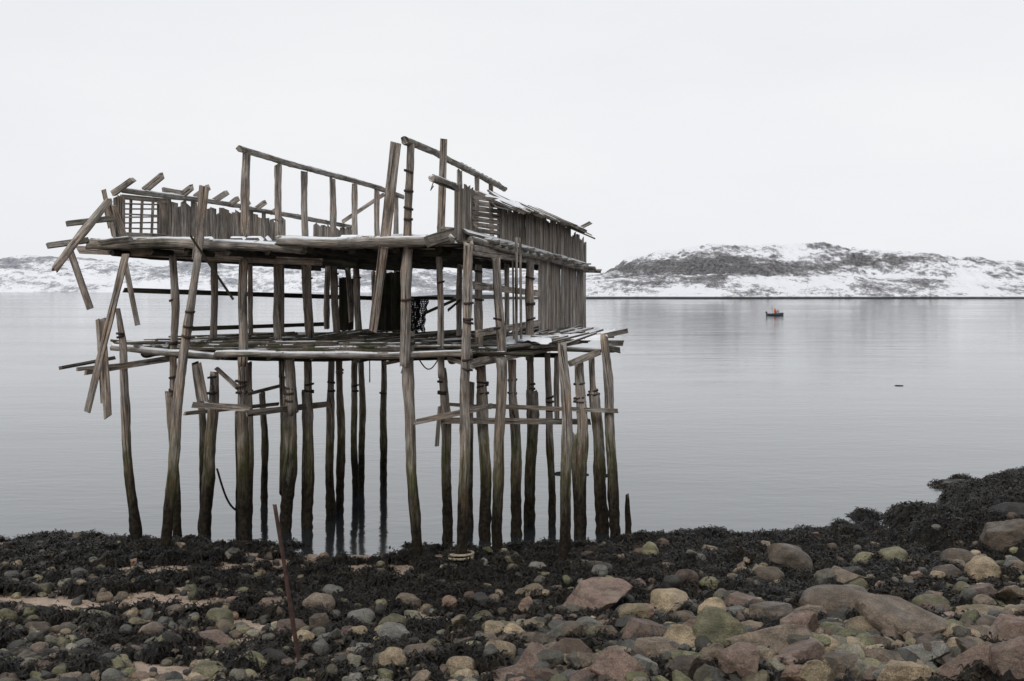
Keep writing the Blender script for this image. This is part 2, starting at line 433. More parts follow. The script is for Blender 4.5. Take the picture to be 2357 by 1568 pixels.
for _ in range(110):
    x=random.uniform(8.2,15);s=float(shore(x));y=s-random.uniform(0,5)
    domes.append((x,y,random.uniform(.3,.7)))
for _ in range(70):
    x=random.uniform(9.5,15);y=float(shore(x))-random.uniform(0,3.0)
    domes.append((x,y,random.uniform(.4,.8)))
for _ in range(130):
    x=random.uniform(-11,3);s=float(shore(x));domes.append((x,s-random.uniform(.1,4.2),random.uniform(.08,.2)))
for _ in range(230):
    x=random.uniform(-2,9);s=float(shore(x));domes.append((x,s-random.uniform(2,9),random.uniform(.12,.27)))
domes+=[(7.75,21.9,.36),(8.25,22.0,.2),(8.45,21.7,.22),(10.9,25.4,.3),(11.8,26.1,.34)]
def weedz(x,y):
    x=np.asarray(x,float);y=np.asarray(y,float);t=shore(x)-y
    bias=np.interp(t,[-.9,-.3,0,.8,3.2,5.0,6.6,8.0,10],[-.4,-.08,.12,.30,.32,.26,.17,.04,-.05])+np.interp(x,[-9,-3,3,8],[-.05,-.02,.05,.06])
    c=(fbm(x*1.4,y*2.0,4,77)-.5)*1.9+bias-sandmask(x,y)*.95
    lump=(fbm(x*4.5,y*4.5,4,88,.6)-.5)
    h=np.clip(c,-.18,.22)*.55+lump*.42*np.clip(c*3+.6,0.1,1)*np.clip(.4+t*.5,.3,1)+(fbm(x*15,y*15,2,99)-.5)*.09
    return ground(x,y)+h-.025,c
def domez(x,y,z):
    for (a,b,r) in domes:
        m=(np.abs(x-a)<r)&(np.abs(y-b)<r)
        if m.any():
            d=((x[m]-a)**2+(y[m]-b)**2)/(r*r)
            q=np.sqrt(np.clip(1-d,0,1))*r*.8
            base=g1(a,b)
            z[m]=np.where(d<1,np.maximum(z[m],max(base,-.1)+q-.05+(fbm(x[m]*7,y[m]*7,3,5)-.5)*.22),z[m])
    return z
sp=.045
gx0,gy0=-12.,9.6
xs=np.arange(gx0,16,sp);ys=np.arange(gy0,28.5,sp);X,Y=np.meshgrid(xs,ys)
Z,C=weedz(X,Y);Z=domez(X,Y,Z)
V=np.stack([X.ravel()+rng.uniform(-.015,.015,X.size),Y.ravel()+rng.uniform(-.015,.015,X.size),Z.ravel()],1)
Fc=grid_faces(len(xs),len(ys))
keep=(Z.ravel()>(ground(X,Y).ravel()-.08))&(Z.ravel()>-.25)
Fk=Fc[keep[Fc].all(1)]
used=np.unique(Fk);re=np.full(len(V),-1);re[used]=np.arange(len(used))
VB=V[used];FB=re[Fk];ZG=Z
def surf(x,y):
    i=min(max(int((x-gx0)/sp),0),len(xs)-1);j=min(max(int((y-gy0)/sp),0),len(ys)-1)
    return max(g1(x,y),float(ZG[j,i]))
nf=300000
fx=rng.uniform(-12,15.5,nf*3);fy=rng.uniform(9.8,28,nf*3)
vis=(np.abs(fx/fy)<.56);fx=fx[vis];fy=fy[vis]
fi=np.clip(((fx-gx0)/sp).astype(int),0,len(xs)-1);fj=np.clip(((fy-gy0)/sp).astype(int),0,len(ys)-1)
fz=ZG[fj,fi];ok=(fz>ground(fx,fy)-.01)&(fz>-.04)
fx=fx[ok][:nf];fy=fy[ok][:nf];fz=fz[ok][:nf];n=len(fx)
an=rng.uniform(0,2*np.pi,n);ln=rng.uniform(.04,.16,n);wd=rng.uniform(.004,.016,n);el=rng.uniform(-.35,.8,n)
dx=np.cos(an)*np.cos(el);dy=np.sin(an)*np.cos(el);dz=np.sin(el)
px=-np.sin(an);py=np.cos(an);tz=rng.uniform(-.7,.7,n)
o=np.stack([fx,fy,fz+.006],1);d=np.stack([dx,dy,dz],1);p=np.stack([px,py,tz],1)
drop=np.stack([0*ln,0*ln,-ln*rng.uniform(.2,.8,n)],1)
mid=o+d*ln[:,None]*.55;tip=o+d*ln[:,None]+drop
w=p*wd[:,None]
VF=np.stack([o-w*.4,o+w*.4,mid+w,mid-w,tip+w*.6,tip-w*.6],1).reshape(-1,3)
b=np.arange(n)*6
FF=np.concatenate([np.stack([b,b+1,b+2,b+3],1),np.stack([b+3,b+2,b+4,b+5],1)])
me=np_mesh('seaweed',np.concatenate([VB,VF]),np.concatenate([FB,FF+len(VB)]),weed_mat(),False)
ob=link(bpy.data.objects.new('seaweed',me));ob['kind']='stuff';thing(ob,'dark wet bladderwrack blanket draped over the beach','seaweed')

# ================================================================ STONES
def ico(sub):
    bm=bmesh.new();bmesh.ops.create_icosphere(bm,subdivisions=sub,radius=1)
    v=np.array([q.co[:] for q in bm.verts]);f=np.array([[q.index for q in a.verts] for a in bm.faces]);bm.free()
    return v/np.linalg.norm(v,axis=1)[:,None],f
def stone_shape(sub,ang,seed):
    r=np.random.default_rng(seed);v,f=ico(sub)
    if ang:
        k=10;nn=r.normal(size=(k,3));nn/=np.linalg.norm(nn,axis=1)[:,None]
        ax=np.array([[0,0,1.],[0,0,-1.]])+r.normal(size=(2,3))*.3;ax/=np.linalg.norm(ax,axis=1)[:,None]
        nn=np.concatenate([nn,ax]);dd=np.concatenate([r.uniform(.52,.9,k),r.uniform(.7,.9,2)])
        dt=v@nn.T;rad=np.where(dt>.05,dd/np.maximum(dt,.05),9).min(1)
        v=v*np.minimum(rad,1.25)[:,None]*1.12
        v+=v*((fbm(v[:,0]*3.5+9+v[:,2],v[:,1]*3.5+v[:,2]*2+5,4,seed)-.5)*.12)[:,None]
    else:
        p=r.uniform(2.1,2.9);rad=1/((np.abs(v)**p).sum(1))**(1/p)
        o=r.uniform(0,50)
        rad*=1+(fbm(v[:,0]*1.1+o,v[:,1]*1.1+v[:,2]*.9+o,2,seed)-.5)*.65
        v=v*rad[:,None]
    return v,f
meshes={}
def stone_mesh(kind,ang,i):
    k=(kind,ang,i)
    if k not in meshes:
        v,f=stone_shape(5 if ang else 4,ang,i*7+(100 if ang else 0)+3)
        meshes[k]=np_mesh('stone',v,f,STM[kind],not ang)
    return meshes[k]
LBL={'tan':'tan','grey':'grey','olive':'olive-green','red':'reddish-brown','brown':'brown','dark':'black'}
placed=[];nst=0
def add_stone(x,y,w,h,kind,ang,yaw=None,tilt=.15,sink=.24):
    global nst
    nst+=1
    ob=bpy.data.objects.new('stone',stone_mesh(kind,ang,random.randrange(9)))
    ob.scale=(w/2,w/2*random.uniform(.6,.85),h/2)
    ob.rotation_euler=(random.uniform(-tilt,tilt),random.uniform(-tilt,tilt),random.uniform(-.5,.5) if yaw is None else yaw)
    z=max(g1(x,y)+h*sink,surf(x,y)+h*.0)
    ob.location=(x,y,z);link(ob)
    thing(ob,('angular broken ' if ang else 'smooth rounded ')+LBL[kind]+' '+('rock' if ang else 'cobble')+' lying among seaweed on the beach','stone','stones on the beach')
    placed.append((x,y,w*.5))
key=[(1815,1305,105,60,'brown',0),(2210,1303,78,48,'brown',0),(2268,1337,78,52,'tan',0),(1950,1397,165,54,'brown',0),
(1365,1407,130,44,'red',1),(1545,1398,92,50,'tan',0),(2112,1458,190,58,'brown',1),(2325,1480,110,84,'red',1),(1660,1482,106,84,'olive',0),
(1630,1452,110,66,'red',1),(1775,1495,150,80,'brown',1),(1855,1528,100,76,'red',1),(2230,1542,110,66,'red',1),(1460,1439,76,34,'tan',0),
(735,1412,68,38,'brown',0),(900,1457,56,32,'olive',0),(910,1478,66,38,'grey',0),(965,1522,78,40,'brown',0),(905,1553,64,38,'tan',0),
(632,1528,62,34,'dark',0),(568,1533,66,34,'olive',0),(1110,1434,54,30,'olive',0),(940,1393,48,24,'brown',0),(770,1373,52,28,'grey',0),
(505,1430,54,30,'olive',0),(617,1400,70,24,'red',1),(670,1448,66,28,'red',0),(728,1447,46,46,'brown',1),(12,1440,50,34,'olive',0),
(1225,1382,62,30,'tan',0),(1310,1520,105,64,'red',1),(1245,1490,80,48,'brown',1),(1150,1522,66,38,'tan',0),(1498,1286,38,30,'olive',0),
(1635,1275,46,20,'brown',0),(1985,1298,54,30,'olive',0),(2057,1300,58,28,'olive',0),(1770,1337,64,34,'brown',0),(1715,1330,50,26,'tan',0),
(1700,1402,90,40,'red',1),(1770,1432,90,54,'brown',1),(1940,1343,90,34,'brown',1),(2300,1262,110,66,'brown',1),(2310,1216,110,40,'dark',1),
(1415,1552,115,66,'red',1),(1505,1522,90,52,'brown',1),(1968,1512,72,44,'tan',0),(2300,1430,130,34,'tan',1),(2005,1462,96,46,'tan',0),
(1930,1472,56,34,'olive',0),(1185,1478,50,34,'tan',0),(1140,1480,50,28,'tan',0),(485,1477,70,32,'red',1),(225,1428,60,24,'olive',0),
(1885,1362,26,26,'olive',0),(1000,1442,60,28,'brown',0),(830,1440,60,22,'grey',0),(540,1312,30,14,'tan',0),(1380,1312,60,22,'brown',0),
(1240,1312,40,20,'grey',0),(180,1525,60,32,'dark',0),(255,1545,60,34,'olive',0),(90,1455,60,24,'brown',0),(1060,1545,60,34,'tan',0),(1575,1437,60,38,'brown',0),
(1640,1425,66,40,'tan',0),(2180,1335,60,36,'brown',0),(2340,1320,50,38,'brown',0),(2140,1400,70,32,'olive',0),(2250,1385,60,52,'red',1),
(1580,1355,56,32,'red',0),(1635,1362,50,22,'olive',0),(840,1510,56,36,'grey',0),(480,1555,66,32,'olive',0),(345,1478,50,28,'brown',0),
(1590,1550,80,50,'brown',1),(1700,1555,84,56,'red',1),(2040,1530,76,50,'brown',1),(2130,1520,80,44,'grey',1),(2320,1555,110,76,'red',1),(1930,1545,76,50,'brown',1),
(1230,1545,80,50,'red',1),(2200,1480,80,50,'tan',1),(2080,1560,90,50,'tan',1),(1850,1460,76,44,'red',1),(1480,1480,80,40,'red',1),(1390,1470,74,40,'brown',1),
(1560,1495,90,50,'tan',1),(1350,1555,80,50,'brown',1),(1170,1560,76,40,'red',1),(2010,1500,80,44,'brown',1),(1870,1560,80,50,'tan',1),(2290,1520,80,50,'brown',1),(2180,1430,76,30,'red',1),(1850,1420,76,36,'brown',1),(1460,1560,76,44,'grey',1),(1640,1530,80,50,'brown',1)]
for (u,v,w,h,k,a) in key:
    Yk=foot(u,v+h*.3);px=Yk/F
    add_stone((u-CX)*px,Yk,w*px*1.05,h*px*1.5,k,a,yaw=random.uniform(-.25,.25),tilt=.28 if a else .15)
for (u,v,w,h) in [(2060,1176,50,26),(2100,1186,44,20),(2188,1112,75,20),(2068,887,16,2.5),(1285,1088,22,7),(1397,1094,14,5),(1350,1092,8,4),(1720,1232,40,16),(1150,1215,8,4)]:
    Yk=EYE/((v+h*.4-HZ)/F);px=Yk/F
    ob=bpy.data.objects.new('boulder',stone_mesh('dark',1,random.randrange(9)))
    ob.location=((u-CX)*px,Yk,h*px*.1);ob.scale=(w*px/2,w*px*.4,h*px*.68);ob.rotation_euler=(0,0,random.uniform(-.3,.3));link(ob)
    thing(ob,'black wet boulder standing in shallow water','boulder','boulders in the shallows')
tries=0
while nst<290 and tries<40000:
    tries+=1
    y=10.3+random.random()**1.15*9.2;x=random.uniform(-.53,.53)*y
    t=float(shore(x))-y
    if t<.6: continue
    if random.random()>np.interp(t,[.6,3,5,8],[.2,.45,.8,1])*(1.25 if x>1 else .8): continue
    if sandmask(np.array([x]),np.array([y]))[0]>.3: continue
    right=x>0.3
    w=random.uniform(.15,.28) if not right else random.uniform(.17,.36)
    if t<4: w*=.85
    if t>7.2 and right: w=random.uniform(.22,.38)
    if any((x-a)**2+(y-b_)**2<(r+w*.5)**2*.6 for a,b_,r in placed): continue
    ang=random.random()<(.85 if (right and t>6.0) else .4)
    kind=random.choice(['red','red','brown','tan','brown','grey'] if ang else ['tan','grey','olive','brown','olive','grey','tan','brown'])
    add_stone(x,y,w,w*random.uniform(.55,.85),kind,ang,yaw=random.uniform(0,3.1),tilt=.5,sink=.28)
tA=[stone_shape(3,True,400+i) for i in range(6)];tR=[stone_shape(3,False,500+i) for i in range(6)]
VV=[];FFs=[];c0=0
for i in range(13000):
    y=10.2+rng.random()*9.8;x=rng.uniform(-.55,.55)*y;t=float(shore(x))-y
    if t<.2 or rng.random()>np.interp(t,[.2,2.0,4.2,7.4],[.07,.17,.38,.85])*(.85 if x>1 else 1): continue
    if rng.random()<sandmask(np.array([x]),np.array([y]))[0]*.93: continue
    heavy=x>0 and t>6.3
    w=.04+(.26 if heavy else .20)*rng.random()**(1.4 if heavy else 2.0)*(1.2 if x>0 else 1)
    v,f=(tA if rng.random()<(.8 if heavy else .45) else tR)[rng.integers(6)]
    s=np.array([w/2,w/2*rng.uniform(.6,.95),w/2*rng.uniform(.5,.85)])
    a=rng.uniform(0,6.28);tl=rng.uniform(-.6,.6);ca,sa=math.cos(a),math.sin(a);ct,st=math.cos(tl),math.sin(tl)
    R=np.array([[ca,-sa,0],[sa,ca,0],[0,0,1]])@np.array([[1,0,0],[0,ct,-st],[0,st,ct]])
    q=(v*s)@R.T
    zz=surf(x,y) if rng.random()<.2 else g1(x,y)
    VV.append(q+np.array([x,y,zz+w*.17]));FFs.append(f+c0);c0+=len(v)
me=np_mesh('pebbles',np.concatenate(VV),np.concatenate(FFs),M_pebble,False)
ob=link(bpy.data.objects.new('pebbles',me));ob['kind']='stuff';thing(ob,'mixed small pebbles and cobbles covering the beach','pebbles')

# ================================================================ SEA-HOUSE ON PILES
root=link(bpy.data.objects.new('ruined_pier_house',None));root.location=(-3,21,0);root.empty_display_size=1
thing(root,'collapsing grey timber fishing house standing on tall piles','pier building')
MW=[M_post,M_band]
def pole(name,Yv,pts,bands=(),mats=MW,sink=.35,n=12,wob=.09,foot_on=False):
    if Yv is None: Yv=foot(pts[-1][0],pts[-1][1])
    P=[survey(a,b_,Yv) for a,b_,w in pts];R=[w*.47*Yv/F for a,b_,w in pts]
    if foot_on:
        d=(P[-1]-P[-2]).normalized();P[-1]=P[-1]+d*sink
    b=B();b.log(P,R,n,0,wob)
    for v in bands:
        for i in range(len(P)-1):
            if pts[i][1]<=v<=pts[i+1][1]:
                q=(v-pts[i][1])/(pts[i+1][1]-pts[i][1])
                b.band(P[i].lerp(P[i+1],q),P[i+1]-P[i],(R[i]*(1-q)+R[i+1]*q)*1.1)
    return b.done(name,mats,root)
piles=[
(19.5,[(268,712,12),(281,800,19),(292,1010,21),(315,1257,27)],[768,775]),
(18.6,[(452,585,18),(440,700,20),(425,800,22),(412,930,25),(395,1100,26),(374,1287,24)],[718,752,775]),
(20.0,[(392,905,22),(400,1000,20),(406,1247,19)],[]),
(20.8,[(450,835,18),(463,950,17),(466,1242,15)],[]),
(20.3,[(489,860,20),(486,950,28),(474,1242,30)],[868,905]),
(19.9,[(553,838,24),(558,960,26),(567,1252,30)],[878,890,903]),
(21.0,[(574,835,14),(574,1100,15),(572,1240,15)],[900]),
(21.2,[(547,950,14),(548,1240,17)],[]),
(23.3,[(603,903,15),(606,1000,16),(607,1165,17)],[]),
(20.6,[(668,905,34),(664,1000,34),(655,1225,28)],[]),
(21.2,[(648,825,14),(650,905,14),(648,1100,14)],[868]),
(20.2,[(666,825,25),(668,912,26)],[872,880,892]),
(21.0,[(711,825,20),(711,900,20),(711,950,26),(705,1215,24)],[885,900]),
(21.7,[(699,900,14),(700,1215,14)],[]),
(22.2,[(761,825,16),(762,900,16),(762,950,20),(761,1200,22)],[880,900]),
(22.6,[(781,825,16),(782,900,16),(782,950,20),(780,1195,20)],[850,858]),
(24.3,[(817,825,14),(817,950,16),(816,1150,16)],[888,900]),
(24.9,[(830,825,14),(831,950,16),(831,1140,17)],[]),
(25.6,[(880,825,13),(882,950,17),(886,1130,17)],[905]),
(18.4,[(938,770,28),(943,900,27),(950,1050,26),(957,1277,26)],[768,775,790]),
(19.6,[(1017,850,20),(1020,950,24),(1033,1252,25)],[878,902,906]),
(17.7,[(1075,560,25),(1078,640,24),(1078,700,22),(1074,870,24),(1066,1080,26),(1056,1302,28)],[698,735,742,828,850]),
(21.2,[(1083,880,16),(1083,1235,17)],[]),
(19.9,[(1110,845,24),(1112,950,28),(1113,1258,28)],[880,888,905]),
(18.6,[(1149,828,26),(1150,950,26),(1148,1278,27)],[]),
(20.3,[(1179,828,20),(1179,910,20),(1180,950,25),(1188,1240,28)],[875,905]),
(21.3,[(1222,825,17),(1222,905,19)],[865,885,872]),
(21.2,[(1220,905,30),(1220,1000,28),(1220,1235,26)],[]),
(21.2,[(1262,812,14),(1266,950,18),(1268,1236,18)],[915,925,945]),
(17.7,[(1293,792,22),(1298,880,26),(1300,1100,27),(1302,1310,27)],[]),
(21.0,[(1281,822,13),(1283,935,13)],[]),
(20.2,[(1332,838,22),(1334,940,27),(1337,1243,28)],[883,915,925]),
(20.2,[(1320,1000,16),(1326,1255,18)],[]),
(20.5,[(1361,822,14),(1364,895,15),(1366,905,28),(1373,1050,28),(1386,1222,34)],[900,908]),
(20.3,[(1388,772,20),(1400,950,24),(1422,1232,28)],[]),
(21.4,[(1168,610,12),(1168,780,12)],[]),
]
for Yv,pts,bd in piles: pole('pile',Yv,pts,bd,foot_on=True)
def up(Yv,pts,bd=(),name='post'): return pole(name,Yv,pts,bd,foot_on=False,wob=.08)
for a in [(19.9,[(397,590,18),(400,720,19),(398,790,18),(397,908,17)],[690,790,868,900]),
 (21.0,[(490,600,16),(490,780,18)],[]),(19.6,[(562,600,22),(557,700,22),(555,842,22)],[]),
 (22.0,[(577,610,12),(577,770,12)],[]),(20.9,[(640,605,18),(640,780,20)],[]),
 (22.3,[(651,610,9),(651,770,9)],[]),(21.6,[(706,612,24),(709,772,22)],[640]),
 (24.0,[(752,615,14),(753,755,14)],[]),(23.2,[(769,612,18),(773,768,18)],[632,660]),
 (25.4,[(797,620,14),(808,740,13)],[]),(24.6,[(821,615,16),(824,765,17)],[640]),
 (26.3,[(912,625,16),(914,770,16)],[]),(18.2,[(939,568,26),(937,700,26),(935,845,25)],[690]),
 (18.9,[(1012,570,15),(1016,700,16),(1017,870,17)],[650,860]),
 (22.5,[(1058,612,14),(1058,778,14)],[]),(20.0,[(1100,612,18),(1103,700,20),(1106,850,22)],[625,690]),
 (19.0,[(1142,598,20),(1146,700,22),(1150,832,24)],[735,755]),
 (21.3,[(1219,605,20),(1221,700,20),(1222,828,20)],[640,700,735]),
 (23.5,[(858,625,10),(858,700,10)],[])]:
    up(*a)
for u,v,w,bb in [(565,352,20,545),(640,380,17,560),(700,397,16,560),(763,411,15,560),(816,424,14,562),(867,438,13,565),(912,452,12,570)]:
    y=Yg(u);up(y,[(u+1,v,w),(u,545 if u<600 else 570,w*1.05)],[508] if u==640 else [])
up(18.2,[(941,330,19),(940,430,20),(939,570,20)],[395,440,480,505])
for u,v,w in [(1060,392,14),(1095,408,12),(1130,424,11)]: up(Yh(u),[(u,v,w),(u,590,w)])
b=B();b.log([survey(553,344,19.2),survey(640,368,Yg(640)),survey(763,402,Yg(763)),survey(860,430,Yg(860)),survey(926,453,27)],[.066]*5,10,0);b.done('ridge_log',[M_log,M_band],root)
b=B();b.log([survey(928,323,17.9),survey(1000,352,Yh(1000)),survey(1080,392,Yh(1080)),survey(1163,437,27)],[.075,.067,.072,.07],10,0);b.done('ridge_log',[M_log,M_band],root)
b=B()
for i in range(10):
    u=1075+i*9;y=Yh(u);v=np.interp(u,[1075,1160],[388,432])
    p=survey(u,v-2,y);b.board(p+Vector((-.14,-.5,.05)),p+Vector((random.uniform(.02,.1),.9,.0)),.13,.025,side=Vector((1,.0,-.3)))
b.done('ridge_cladding',[M_log],root)

def plank_member(name,a,c,w,t=None,mat=None,log=False,jag=.35,side=None,bow=0):
    p0=survey(*a);p1=survey(*c);b=B();wm=w*a[2]/F
    if log: b.log([p0,p0.lerp(p1,.5)-Vector((0,0,bow)),p1],[wm/2*.95,wm/2,wm/2*.9],12)
    else: b.board(p0,p1,wm*.95,t or max(.03,wm*.35),side=side,jag=jag,bow=bow)
    return b.done(name,[mat or M_post,M_band],root)
PM=plank_member
PM('leaning_board',(470,425,18.5),(452,600,18.7),22)
PM('leaning_board',(911,326,17.9),(884,570,18.1),23,.12)
PM('leaning_board',(884,560,18.1),(858,762,18.6),21,.10)
PM('leaning_board',(1021,320,18.0),(1013,575,18.3),17,.07)
PM('brace',(884,447,25.8),(786,512,26.0),9)
PM('beam',(205,560,19.7),(700,568,18.6),25,log=True,mat=M_log)
PM('beam',(640,560,18.5),(1045,548,17.75),27,log=True,mat=M_log)
PM('beam',(232,557,19.2),(300,549,19.1),16,log=True,mat=M_log)
PM('beam',(180,575,20.2),(560,592,20.0),20,.12,mat=M_post)
PM('beam',(430,590,20.6),(745,604,20.6),18,.12,mat=M_post)
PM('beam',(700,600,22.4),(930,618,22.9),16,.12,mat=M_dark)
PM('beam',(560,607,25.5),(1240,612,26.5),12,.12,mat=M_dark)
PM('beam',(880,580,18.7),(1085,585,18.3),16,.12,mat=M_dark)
PM('beam',(1085,575,18.0),(1237,600,Yr(1237)),24,.12,mat=M_post)
PM('beam',(1085,552,17.9),(1362,622,27.2),18,log=True,mat=M_log)
PM('rail',(285,668,22),(870,687,27),12,.06,mat=M_dark)
PM('rail',(440,757,24),(752,746,27),10,.08,mat=M_dark)
PM('rail',(845,685,26.5),(1040,687,26),8,.3,mat=M_dark)
PM('brace',(1048,690,24),(975,722,24),7,mat=M_dark)
PM('brace',(1030,715,22),(1060,690,22),6,mat=M_dark)
PM('rail',(1090,657,18.6),(1240,676,Yr(1237)),18)
PM('rail',(1096,768,18.5),(1240,743,Yr(1237)),17)
PM('post',(1188,545,19.9),(1188,785,19.9),7,.04);PM('post',(1197,548,20.0),(1199,785,20.0),6,.04)
PM('post',(1180,600,20.1),(1182,782,20.1),5,.04)
PM('beam',(258,803,20.3),(506,818,18.9),17,log=True,mat=M_log)
PM('beam',(495,818,18.8),(1085,814,18.1),17,log=True,mat=M_log)
PM('beam',(330,812,20.0),(700,800,20.3),11,log=True,mat=M_log)
PM('beam',(700,805,19.4),(1160,812,18.9),14,log=True,mat=M_deck)
PM('beam',(420,800,20.6),(900,806,19.9),9,log=True,mat=M_deck)
PM('beam',(560,806,19.6),(980,798,19.9),9,log=True,mat=M_log)
PM('beam',(1080,838,18.4),(1262,800,21.2),20,.12)
PM('beam',(1030,825,18.3),(1092,845,18.0),10)
PM('beam',(1310,838,19.8),(1375,812,20.4),15,.1)
PM('beam',(1250,805,20.5),(1412,806,20.7),12,log=True,mat=M_decksnow)
PM('beam',(1105,828,19.0),(1290,800,20.9),12,log=True)
PM('beam',(880,838,21),(930,828,21),8)
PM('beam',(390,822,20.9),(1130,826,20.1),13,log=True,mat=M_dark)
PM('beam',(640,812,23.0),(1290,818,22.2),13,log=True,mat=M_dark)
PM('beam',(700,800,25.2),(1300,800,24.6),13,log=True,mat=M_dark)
for a,c,w in [((442,932,19.2),(575,940,19.5),15),((566,952,19.4),(757,930,21.6),15),((425,952,19.9),(640,930,22.5),9),((560,910,20.3),(645,888,21.8),8),
 ((498,848,20.6),(560,905,19.8),10),((955,972,18.0),(1132,934,19.4),13),((1008,968,19.3),(1356,971,20.5),14),((1125,935,19.9),(1422,946,20.2),10),((1020,930,20.2),(1130,938,20),8),
 ((1012,935,19.2),(1005,1028,19.2),10),((452,835,19.9),(470,925,19.9),20)]:
    PM('brace',a,c,w,.05)
PM('broken_pole',(252,463,18.9),(124,622,18.2),19,log=True)
PM('broken_board',(238,437,18.9),(262,545,19.2),10)
PM('broken_board',(155,515,18.4),(258,503,19.0),10,.10,mat=M_log,side=Vector((.1,1,0)))
PM('broken_board',(108,566,18.2),(203,553,19.0),10,.10,mat=M_log,side=Vector((.1,1,0)))
PM('broken_board',(160,575,18.9),(208,713,18.9),15)
PM('broken_board',(286,598,18.9),(317,752,18.9),12)
PM('broken_board',(290,582,18.6),(200,948,18.3),16)
PM('broken_board',(233,733,18.9),(248,962,18.7),18)
PM('broken_board',(224,735,18.8),(236,930,18.8),8)
PM('broken_board',(140,847,18.9),(262,824,20.2),9,.08,mat=M_log)
PM('broken_board',(178,850,18.4),(300,838,19.4),9,.06)
PM('broken_board',(196,856,18.6),(388,826,20.2),16,.08)
PM('broken_board',(438,543,17.7),(536,689,17.9),5,.03,mat=M_dark)
PM('broken_board',(245,460,19.0),(258,520,19.3),20)
PM('broken_board',(932,835,19.6),(926,860,19.6),8)
PM('broken_board',(258,470,19.2),(285,545,19.4),16)
PM('wall_plate_log',(997,411,17.2),(1052,432,17.95),20,log=True,mat=M_log)

def quad_deck(name,A,Bc,C,Dd,n,w,t,mats,miss=.1,jit=.15,dz=.03):
    b=B()
    for i in range(n):
        if random.random()<miss: continue
        q=(i+.5)/n
        p0=A.lerp(Dd,q);p1=Bc.lerp(C,q)
        d=(p1-p0).normalized()
        cuts=[0,random.uniform(.35,.65),1]
        for a,c in zip(cuts[:-1],cuts[1:]):
            if random.random()<miss*.7: continue
            s=p0.lerp(p1,a)+d*random.uniform(-jit,jit)+Vector((0,random.uniform(-.04,.04),random.uniform(-dz,dz)))
            e=p0.lerp(p1,c)+d*random.uniform(-jit,jit)+Vector((0,random.uniform(-.06,.06),random.uniform(-dz,dz)))
            side=(Dd-A)
            b.board(s,e,w*random.uniform(.8,1.05),t,side=side.normalized(),mat=0,bow=random.uniform(-.02,.02))
    return b.done(name,mats,root)
UA=survey(215,556,19.7);UB=survey(1060,553,17.85);UC=survey(1350,616,27);UD=survey(700,612,28.3)
for q in (UA,UB): q.z=5.86
UC.z=5.70;UD.z=5.73
quad_deck('upper_floor',UA,UB,UC,UD,44,.2,.035,[M_decksnow],.04)
b=B()
for i in range(9):
    q=(i+.5)/9;p0=UA.lerp(UB,q)-Vector((0,0,.12));p1=UD.lerp(UC,q)-Vector((0,0,.12))
    b.log([p0,p1],[.07,.06],8,growth=False)
b.done('floor_joists',[M_dark],root)
def snow_sheet(name,A,Bc,wid,th,seed,par,n=140,m=6):
    V=[]
    d=(Bc-A);L_=d.length;d=d/L_;s=Vector((-d.y,d.x,0)).normalized()
    for i in range(n+1):
        q=i/n;wv=wid*(.35+.9*float(fbm(q*L_*1.2,seed,3,seed)))
        for j in range(m+1):
            r=j/m;h=th*math.sin(math.pi*r)*(.3+1.2*float(fbm(q*L_*2.,r*2+seed,3,seed+1)))
            if fbm(q*L_*2.4,seed+5,3,seed+2)<.5: h=-.06
            p=A+d*q*L_+s*(r-.3)*wv;V.append((p.x,p.y,p.z+h))
    Fc=grid_faces(m+1,n+1)
    me=np_mesh(name,V,Fc,M_snow,True);o=bpy.data.objects.new(name,me);link(o);o.parent=par;o.location=-Vector(par.location);return o
snow_sheet('snow',survey(240,551,19.5)+Vector((0,.1,0)),survey(1010,542,18.1)+Vector((0,.1,0)),.24,.045,3,root)
LZ=3.83
def P3(x,y,z=LZ): return Vector((x,y,z))
quad_deck('lower_floor',P3(-8.0,20.5),P3(-.7,18.4),P3(1.9,26.8),P3(-6.9,27.2),46,.15,.045,[M_deck],.2,.3,.03)
quad_deck('platform_floor',P3(-.5,18.9,3.86),P3(1.3,20.9,3.86),P3(2.6,27,3.9),P3(.9,24.5,3.9),26,.2,.05,[M_decksnow],.08,.14,.05)
b=B()
for i in range(70):
    x=random.uniform(-.2,1.7);y=random.uniform(20.3,25.5)
    if x<(y-20)*.05: x+=.6
    a=random.uniform(-.4,.6);l=random.uniform(.5,1.2);dz=random.uniform(-.12,.12)
    b.board(Vector((x-l/2*math.cos(a),y-l/2*math.sin(a),3.96+dz)),Vector((x+l/2*math.cos(a),y+l/2*math.sin(a),4.0-dz)),random.uniform(.06,.18),.04,side=Vector((-math.sin(a),math.cos(a),0)),jag=.7)
b.board(survey(1385,774,20.7),survey(1445,761,21.2),.1,.05);b.board(survey(1390,790,20.5),survey(1432,790,21.2),.12,.05)
b.board(survey(1392,800,20.5),survey(1425,806,20.9),.12,.05)
b.done('fallen_boards',[M_decksnow],root)
def snow_patch(cx,cy,cz,rx,ry,seed):
    V=[];n=22
    for j in range(n+1):
        for i in range(n+1):
            a=(i/n-.5)*2;c=(j/n-.5)*2;d=a*a+c*c
            h=.06*(1-d)+.26*(float(fbm(a*3+seed,c*3,4,seed))-.5)-.01
            V.append((cx+a*rx,cy+c*ry,cz+min(max(h,-.06),.06)))
    me=np_mesh('snow',V,grid_faces(n+1,n+1),M_snow,True);o=link(bpy.data.objects.new('snow',me));o.parent=root;o.location=-Vector(root.location)
